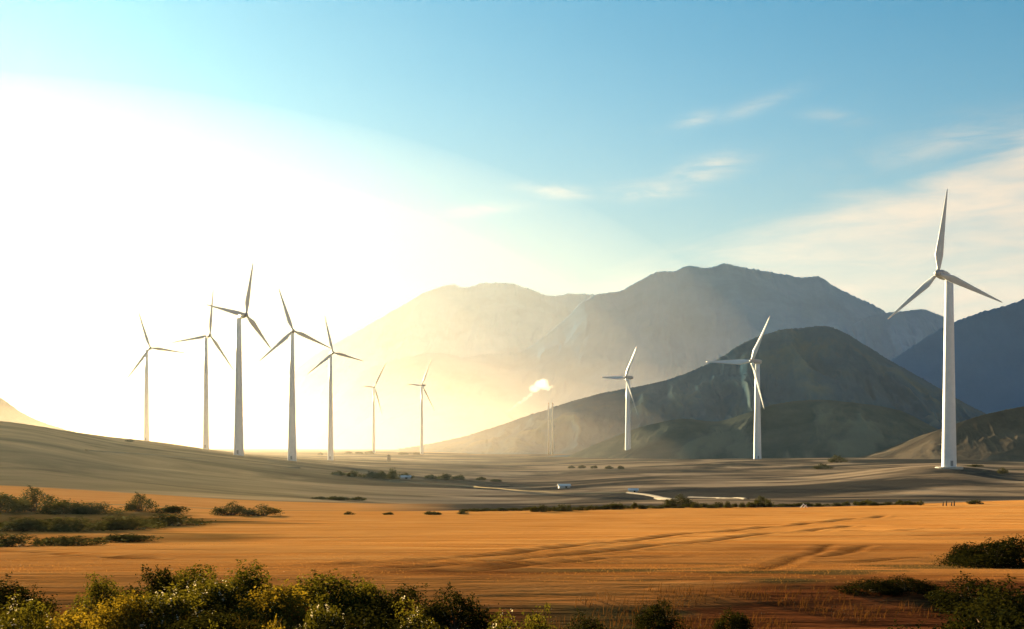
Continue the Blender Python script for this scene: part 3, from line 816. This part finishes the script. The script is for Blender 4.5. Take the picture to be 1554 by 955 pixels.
for a in (
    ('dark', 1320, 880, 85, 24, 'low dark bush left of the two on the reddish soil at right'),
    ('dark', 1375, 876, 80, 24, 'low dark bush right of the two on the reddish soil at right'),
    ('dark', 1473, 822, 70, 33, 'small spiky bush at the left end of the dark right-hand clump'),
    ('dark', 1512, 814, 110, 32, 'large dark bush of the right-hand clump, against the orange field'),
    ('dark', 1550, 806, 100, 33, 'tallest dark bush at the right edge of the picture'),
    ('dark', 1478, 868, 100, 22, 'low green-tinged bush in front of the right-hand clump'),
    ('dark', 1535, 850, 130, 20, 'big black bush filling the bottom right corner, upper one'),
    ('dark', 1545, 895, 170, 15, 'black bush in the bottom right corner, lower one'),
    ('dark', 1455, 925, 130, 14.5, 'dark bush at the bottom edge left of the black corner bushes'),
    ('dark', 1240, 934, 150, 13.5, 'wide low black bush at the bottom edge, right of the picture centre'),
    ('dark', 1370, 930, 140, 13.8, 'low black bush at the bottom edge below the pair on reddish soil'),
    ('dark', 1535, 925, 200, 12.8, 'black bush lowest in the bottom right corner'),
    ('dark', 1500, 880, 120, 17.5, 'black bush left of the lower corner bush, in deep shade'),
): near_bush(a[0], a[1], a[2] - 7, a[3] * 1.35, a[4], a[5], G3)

def mid_bush(kind, px, base, top, wpx, label, group, name='shrub', cat='bush'):
    p = hit(px, base); m = p.y / F
    h = max((base - top) * m, 0.3); w = wpx * m
    k = kind + str(_rng.randrange({'far': 5, 'round': 2, 'dark': 3}[kind]))
    uh = {'far': 0.62, 'round': 0.88}.get(kind, 0.9)
    g = float(ground_z(p.x, p.y))
    return place(k, (p.x, p.y, g - 0.04 * h), (w, w * _rng.uniform(0.6, 0.9), h / uh), _rng.uniform(-.5, .5), label, group, cat, name)
G4 = 'bushes at the foot of the left hill'
for a in (
    ('far', 8, 778, 745, 95, 'dark bush at the left edge below the hazy hill'),
    ('round', 55, 776, 737, 72, 'tallest dark bush at the foot of the left hill'),
    ('far', 100, 780, 752, 90, 'spreading dark bush sloping down right of the tallest one'),
    ('far', 150, 780, 762, 80, 'low bush between the spreading one and the peaked one'),
    ('round', 214, 776, 747, 48, 'small peaked bush standing apart at the foot of the left hill'),
    ('far', 258, 779, 765, 60, 'low flat bush trailing right of the peaked one'),
    ('round', 350, 782, 759, 56, 'left half of the pair of round grey-green bushes on the golden strip'),
    ('round', 397, 783, 763, 62, 'right half of the pair of round grey-green bushes on the golden strip'),
    ('far', 30, 806, 782, 130, 'long low dark bush at the left edge, second row'),
    ('far', 110, 806, 784, 120, 'long low dark bush in the second row, second from the left'),
    ('far', 190, 803, 782, 120, 'long low dark bush in the second row, third from the left'),
    ('far', 262, 797, 779, 110, 'long low dark bush ending the second row on the right'),
    ('far', 20, 829, 810, 130, 'low dark bush at the left edge, third row nearest the field'),
    ('far', 105, 828, 811, 120, 'low dark bush in the third row, middle one'),
    ('far', 185, 822, 808, 120, 'low dark bush at the right end of the third row'),
): mid_bush(*a, G4)
G5 = 'hedge along the far edge of the golden field'
LB5 = 'small dark bush in the hedge along the far edge of the golden field'
def hedge(x0, x1, step, base, hgt, jitter=2):
    x = x0
    while x < x1:
        b = base(x) if callable(base) else base
        w = _rng.uniform(0.9, 2.4) * step
        mid_bush('far', x, b + _rng.uniform(-.6, .6), b - hgt * _rng.uniform(0.45, 1.3), w, LB5, G5)
        x += step * _rng.uniform(0.8, 1.15)
hedge(706, 810, 17, lambda x: 776.5 - (x - 706) * 0.02, 5)
hedge(812, 985, 11, lambda x: 777 - (x - 812) * 0.03, 11)
hedge(985, 1155, 12, lambda x: 771.5 - (x - 985) * 0.01, 9)
hedge(1155, 1390, 13, lambda x: 769.5 - (x - 1155) * 0.012, 9)
for a in (
    ('round', 1031, 770, 748, 46, 'round dark tree-like bush beside the pale road', 'hedge'),
    ('round', 1156, 764, 752, 26, 'round bush at the right end of the pale road', 'hedge'),
    ('far', 655, 781, 774, 30, 'dark tuft of scrub at the field edge left of the hedge, larger one', 'hedge'),
    ('far', 702, 780, 775, 20, 'dark tuft of scrub at the field edge left of the hedge, smaller one', 'hedge'),
    ('far', 590, 781, 776, 18, 'tiny scrub tuft at the field edge, below the hillside trees', 'hedge'),
    ('far', 530, 781, 776, 18, 'tiny scrub tuft at the field edge, farthest left of three', 'hedge'),
    ('round', 1397, 767, 757, 11, 'tiny dark bush by itself on the field crest near the big turbine', 'hedge'),
    ('far', 1480, 765, 757, 26, 'low dark bush on the field crest right of the posts', 'hedge'),
    ('round', 1271, 702, 690, 30, 'round dark tree on the plain below the right-hand hills', 'plain'),
    ('round', 1249, 712, 703, 34, 'pale scrubby bush on the plain left of a dark round tree', 'plain'),
    ('round', 1522, 719, 708, 19, 'round dark bush right of the biggest turbine', 'plain'),
    ('far', 1478, 709, 704, 30, 'low dark scrub just right of the biggest turbine foot', 'plain'),
): mid_bush(*a[:6], {'hedge': 'scrub at the far edge of the golden field', 'plain': 'bushes on the turbine plain'}[a[6]])
G6 = 'trees along the shoulder of the left hill'
for px, b, t, w in ((515, 722, 714, 26), (538, 724, 714, 28), (562, 726, 714, 30), (580, 727, 713, 24), (597, 727, 710, 22), (616, 727, 716, 26),
                    (655, 727, 719, 24), (675, 728, 717, 26), (697, 728, 719, 22), (731, 729, 723, 18), (752, 731, 726, 20), (488, 758, 753, 34), (512, 759, 751, 40), (545, 760, 753, 30)):
    mid_bush('far', px, b, t, w, 'dark tree in the line along the shoulder of the left hill', G6, cat='tree', name='far_tree')
G7 = 'faint trees on the far plain'
for px, b, t, w in ((528, 690, 684, 18), (545, 689, 684, 16), (561, 689, 683, 16), (612, 690, 685, 18), (632, 690, 685, 14), (868, 711, 706, 12), (884, 711, 705, 14), (902, 711, 705, 12), (925, 712, 706, 14), (942, 712, 705, 12), (197, 671, 665, 16), (487, 691, 686, 9)):
    mid_bush('far', px, b, t, w, 'faint small tree on the far plain, in the haze', G7, cat='tree', name='far_tree')

# ------------------------------------------------------------------ country road, pads, sheds, posts
MAT['road'] = simple_mat('pale_gravel', (0.36, 0.32, 0.27), (0.22, 0.19, 0.155), 0.3, 0.95, 0.0)
MAT['dry_track'] = simple_mat('dry_grass_track', (0.34, 0.27, 0.16), (0.24, 0.18, 0.10), 0.2, 0.95, 0.0)
MAT['white_wall'] = simple_mat('whitewash', (0.56, 0.54, 0.50), (0.46, 0.44, 0.41), 0.8, 0.8, 0.2)
MAT['tin'] = simple_mat('tin_roof', (0.72, 0.72, 0.70), (0.50, 0.50, 0.50), 0.7, 0.55, 0.4)
MAT['dark_wood'] = simple_mat('dark_wood', (0.05, 0.038, 0.028), (0.09, 0.07, 0.05), 3.0, 0.9, 0.1)
MAT['stone'] = simple_mat('field_stone', (0.22, 0.19, 0.15), (0.12, 0.10, 0.08), 1.5, 0.9, 0.1)

def road(pxs, width, name='road', mat='road'):
    pts = [hit(a, b) for a, b in pxs]
    P2 = []
    for a, b in zip(pts[:-1], pts[1:]):
        k = max(2, int((b - a).length / 4))
        P2 += [a.lerp(b, i / k) for i in range(k)]
    P2.append(pts[-1])
    V = []; nw = 5
    for i, p in enumerate(P2):
        d = (P2[min(i + 1, len(P2) - 1)] - P2[max(i - 1, 0)]); d.z = 0; d.normalize(); s = Vector((-d.y, d.x, 0))
        c = sum((q.z for q in P2[max(0, i - 2):i + 3])) / len(P2[max(0, i - 2):i + 3])
        for j in range(nw):
            q = p + s * width * (j / (nw - 1) - 0.5)
            zz = max(float(ground_z(q.x, q.y)) for q in (q, q + s * width * .3, q - s * width * .3))
            V.append((q.x, q.y, max(zz, c) + (0.18 if 0 < j < nw - 1 else -0.4)))
    Q = [(i * nw + j, i * nw + j + 1, (i + 1) * nw + j + 1, (i + 1) * nw + j) for i in range(len(P2) - 1) for j in range(nw - 1)]
    o = mk(name, V, Q, MAT[mat]); o['kind'] = 'structure'; return o
road([(590, 730), (650, 734), (720, 739), (790, 745), (860, 749), (925, 749), (962, 747)], 2.6, 'path', 'dry_track')
road([(132, 684), (200, 688), (260, 693), (330, 699), (400, 706), (455, 711)], 2.4, 'path', 'dry_track')
road([(955, 748), (980, 751), (1000, 755), (1024, 759)], 3.5, 'road')
road([(1046, 755), (1090, 756), (1133, 758)], 2.2, 'road')

def shed(px, base, wpx, hpx, label, rot=0.2):
    p = hit(px, base); m = p.y / F; w, h = wpx * m, hpx * m
    r = empty('farm_shed', (p.x, p.y, p.z)); r.rotation_euler = (0, 0, rot)
    d = w * 0.55; e = h * 0.62
    V = [(-w/2, -d/2, -.5), (w/2, -d/2, -.5), (w/2, d/2, -.5), (-w/2, d/2, -.5), (-w/2, -d/2, e), (w/2, -d/2, e), (w/2, d/2, e), (-w/2, d/2, e), (-w/2, 0, h * .97), (w/2, 0, h * .97)]
    mk('wall', V, [(0, 1, 5, 4), (1, 2, 6, 9, 5), (2, 3, 7, 6), (3, 0, 4, 8, 7), (0, 3, 2, 1)], MAT['white_wall'], r, smooth=False)
    o_, t = 0.35, 0.12; V = []
    for x in (-w/2 - o_, w/2 + o_):
        for y, z in ((-d/2 - o_, e - .15), (0, h), (d/2 + o_, e - .15), (d/2 + o_, e - .15 + t), (0, h + t), (-d/2 - o_, e - .15 + t)): V.append((x, y, z))
    mk('roof', V, [(0, 1, 7, 6), (1, 2, 8, 7), (3, 4, 10, 9), (4, 5, 11, 10), (2, 3, 9, 8), (5, 0, 6, 11), (0, 5, 4, 1), (1, 4, 3, 2), (6, 7, 10, 11), (7, 8, 9, 10)], MAT['tin'], r, smooth=False)
    v, f = box_vf((w * .15, -d/2 - .02, e * .42), (w * .2, .12, e * .8)); mk('door', v, f, MAT['dark_wood'], r, smooth=False)
    tag(r, label, 'shed'); return r
shed(856, 741, 17, 6, 'long white shed alone on the grey plain, left of the pale road', 0.15)
shed(961, 747, 13, 5, 'small white shed at the left end of the pale road', -0.1)
shed(614, 727, 18, 5, 'low pale shed beside the dark trees on the hill shoulder', 0.1)

# slim dark silo on the slope
p = hit(590, 701); m_ = p.y / F
r = empty('stone_silo', p)
V, Q = tube([(0, 0, -1), (0, 0, 3.6 * 1), (0, 0, 8.5 * m_)], [3.0 * m_, 2.9 * m_, 2.7 * m_], 16); mk('wall', V, Q, MAT['stone'], r)
V, Q = tube([(0, 0, 8.5 * m_), (0, 0, 8.8 * m_), (0, 0, 11.5 * m_)], [3.2 * m_, 3.2 * m_, 0.15], 16); mk('roof', V, Q, MAT['dark_wood'], r)
tag(r, 'small dark stone silo standing alone on the pale slope below two faint turbines', 'silo')

# bare concrete pad under the nearest turbine
B = P(1440.3, 706, 463); g = float(ground_z(B.x, B.y))
V, Q = tube([(B.x, B.y, g - 1.5), (B.x, B.y, g + 0.25), (B.x, B.y, g + 0.45)], [5.6, 5.6, 5.2], 32)
tag(mk('concrete_pad', V, Q, MAT['concrete'], smooth=False), 'pale round concrete foundation under the biggest wind turbine', 'foundation')

# posts on the crest by the right edge
for i, (px, hp) in enumerate(((1431, 6), (1436, 8), (1444, 6), (1448, 9))):
    q = hit(px, 768.0); q.z = float(ground_z(q.x, q.y)); hh = hp * q.y / F
    V, Q = tube([(0, 0, -.4), (0.02, 0, hh * .5), (0.05, 0.02, hh)], [.09, .08, .06], 8)
    post = mk('fence_post', V, Q, MAT['dark_wood'], smooth=True); post.location = q
    tag(post, 'dark wooden post in a short row on the field crest near the biggest turbine', 'post', 'posts on the field crest')

# light frame of crossed sticks at the field edge
q = hit(1220, 770.5); r = empty('stick_frame', q); mm = q.y / F
for a, b in (((-7, 0), (0, 5.5)), ((8, 0), (-1, 5.8)), ((-3, 0), (4, 4))):
    V, Q = tube([(a[0] * mm, 0, -.2), (b[0] * mm, .1, b[1] * mm)], [.06, .04], 6); mk('stick', V, Q, MAT['tin'], r)
tag(r, 'small pale frame of crossed sticks at the far edge of the golden field', 'frame')

# slim shafts built for both edges of one faint turbine tower, and the little steam cloud over them
for px, top, base, lab in ((832.5, 612, 686, 'slim pale shaft for the left edge of a faint turbine tower far off in the haze'), (838.5, 612, 688, 'slim pale shaft for the right edge of a faint turbine tower far off in the haze')):
    Yc = 1400; q = P(px, base, Yc); q.z = float(ground_z(q.x, q.y)); hh = P(px, top, Yc).z - q.z
    r = empty('tower_edge', q)
    V, Q = tube([(0, 0, -1), (0, 0, hh * .5), (0, 0, hh)], [0.95, 0.8, 0.7], 16); mk('shaft', V, Q, MAT['white_wall'], r)
    V, Q = tube([(0, 0, hh - .6), (0, 0, hh + .5)], [0.85, 0.85], 16); mk('rim', V, Q, MAT['concrete'], r)
    tag(r, lab, 'tower_edge', 'edges of one faint turbine tower')
def puff():
    rng = np.random.default_rng(3); Yc = 1395; m = Yc / F
    mb = bpy.data.metaballs.new('steam'); mb.resolution = 1.4; mb.threshold = 0.35
    ob = bpy.data.objects.new('steam', mb); COL.objects.link(ob)
    for (px, py, r) in ((812, 590, 6), (818, 584, 7), (823, 580, 6.5), (826, 586, 6), (817, 591, 5), (832, 588, 4), (837, 587, 2.8), (842, 587, 2.0), (811, 593, 3), (807, 598, 1.8), (806.0, 599.0, 3.00), (803.8, 600.6, 2.94), (801.6, 602.2, 2.88), (799.4, 603.8, 2.82), (797.2, 605.4, 2.76), (795.0, 607.0, 2.70), (792.8, 608.6, 2.64), (790.6, 610.2, 2.58), (788.4, 611.8, 2.52), (786.2, 613.4, 2.46), (784.0, 615.0, 2.40), (781.8, 616.6, 2.34), (779.6, 618.2, 2.28), (777.4, 619.8, 2.22), (775.2, 621.4, 2.16), (773.0, 623.0, 2.10), (771, 625, 1.9)):  # trailing elements draw a sunlit hill edge as vapour
        for k in range(3 if r > 3.5 else 1):
            e = mb.elements.new(); c = P(px + rng.normal() * r * (.35 if r > 3.5 else .1), py + rng.normal() * r * (.25 if r > 3.5 else .1), Yc + rng.normal() * r * .5)
            e.co = c; e.radius = r * m * 1.25
    dg = bpy.context.evaluated_depsgraph_get(); me = bpy.data.meshes.new_from_object(ob.evaluated_get(dg))
    bpy.data.objects.remove(ob)
    co = np.zeros(len(me.vertices) * 3); me.vertices.foreach_get('co', co); co = co.reshape(-1, 3)
    me.vertices.foreach_set('co', (co + np.stack([fbm(co[:, 0] / 3 + k * 9, co[:, 2] / 3 + co[:, 1] / 4, 5 + k, 4) for k in range(3)], 1) * 1.6).reshape(-1))
    for p in me.polygons: p.use_smooth = True
    m_, n = new_mat('steam_vapour')
    v = n.n('ShaderNodeVolumePrincipled'); v.inputs['Color'].default_value = (1, 1, 1, 1); v.inputs['Density'].default_value = 0.032; v.inputs['Anisotropy'].default_value = 0.35
    o = n.n('ShaderNodeOutputMaterial'); n.l(v.outputs[0], o.inputs['Volume'])
    me.materials.clear(); me.materials.append(m_)
    o = link(bpy.data.objects.new('steam_cloud', me))
    tag(o, 'small glowing puff of steam with a thin tail drawn for a sunlit hill edge, drifting above two slim tower edges', 'steam', kind='thing')
puff()

# ------------------------------------------------------------------ tall grass and stubble
def blades(name, base, hts, wid, rng, mat, lean=0.35):
    n = len(base); a = rng.uniform(0, 2 * math.pi, n)
    ln = np.stack([np.cos(a), np.sin(a)], 1) * (hts * lean * rng.uniform(0.3, 1.3, n))[:, None] + np.array([0.18, -0.05]) * hts[:, None]
    a2 = rng.uniform(0, 2 * math.pi, n); sd = np.stack([np.cos(a2), np.sin(a2), 0 * a2], 1) * (wid / 2)[:, None]
    V = []
    for t, wv in ((0, 1.0), (0.5, 0.8), (1.0, 0.12)):
        c = base + np.concatenate([ln * (t ** 1.8), (hts * (t - 0.15 * t * t))[:, None]], 1)
        V += [c - sd * wv, c + sd * wv]
    V = np.stack(V, 1).reshape(-1, 3); i = np.arange(n) * 6
    Q = np.concatenate([np.stack([i, i + 1, i + 3, i + 2], 1), np.stack([i + 2, i + 3, i + 5, i + 4], 1)])
    o = mesh_np(name, V, Q, mat); o['kind'] = 'stuff'; return o
rng = np.random.default_rng(8)
def scatter(n, px0, px1, Y0, Y1, thr, seed, sc=2.0):
    Yv = rng.uniform(Y0, Y1, n); px = rng.uniform(px0, px1, n); x = (px - CX) / F * Yv
    k = fbm(x / sc, Yv / sc, seed, 3) > thr; x, Yv = x[k], Yv[k]
    return np.stack([x, Yv, ground_z(x, Yv) - 0.02], 1)
b = scatter(22000, -120, 420, 13.5, 21.5, -0.02, 5)
blades('grass', b, rng.uniform(0.18, 0.62, len(b)), np.full(len(b), 0.014), rng, MAT['grass'])
b = scatter(9000, 700, 1700, 14, 24, 0.12, 15)
blades('dry_grass', b, rng.uniform(0.08, 0.30, len(b)), np.full(len(b), 0.012), rng, MAT['dry_grass'])
b = scatter(60000, -100, 1680, 25, 62, -0.15, 25, 6.0)
blades('stubble', b, rng.uniform(0.02, 0.06, len(b)), np.full(len(b), 0.012), rng, MAT['straw'])

for k, (f, st, b, used, tmp) in _meshes.items():
    if not used:
        for o in (f, st, b, tmp):
            if o is not None: bpy.data.objects.remove(o)
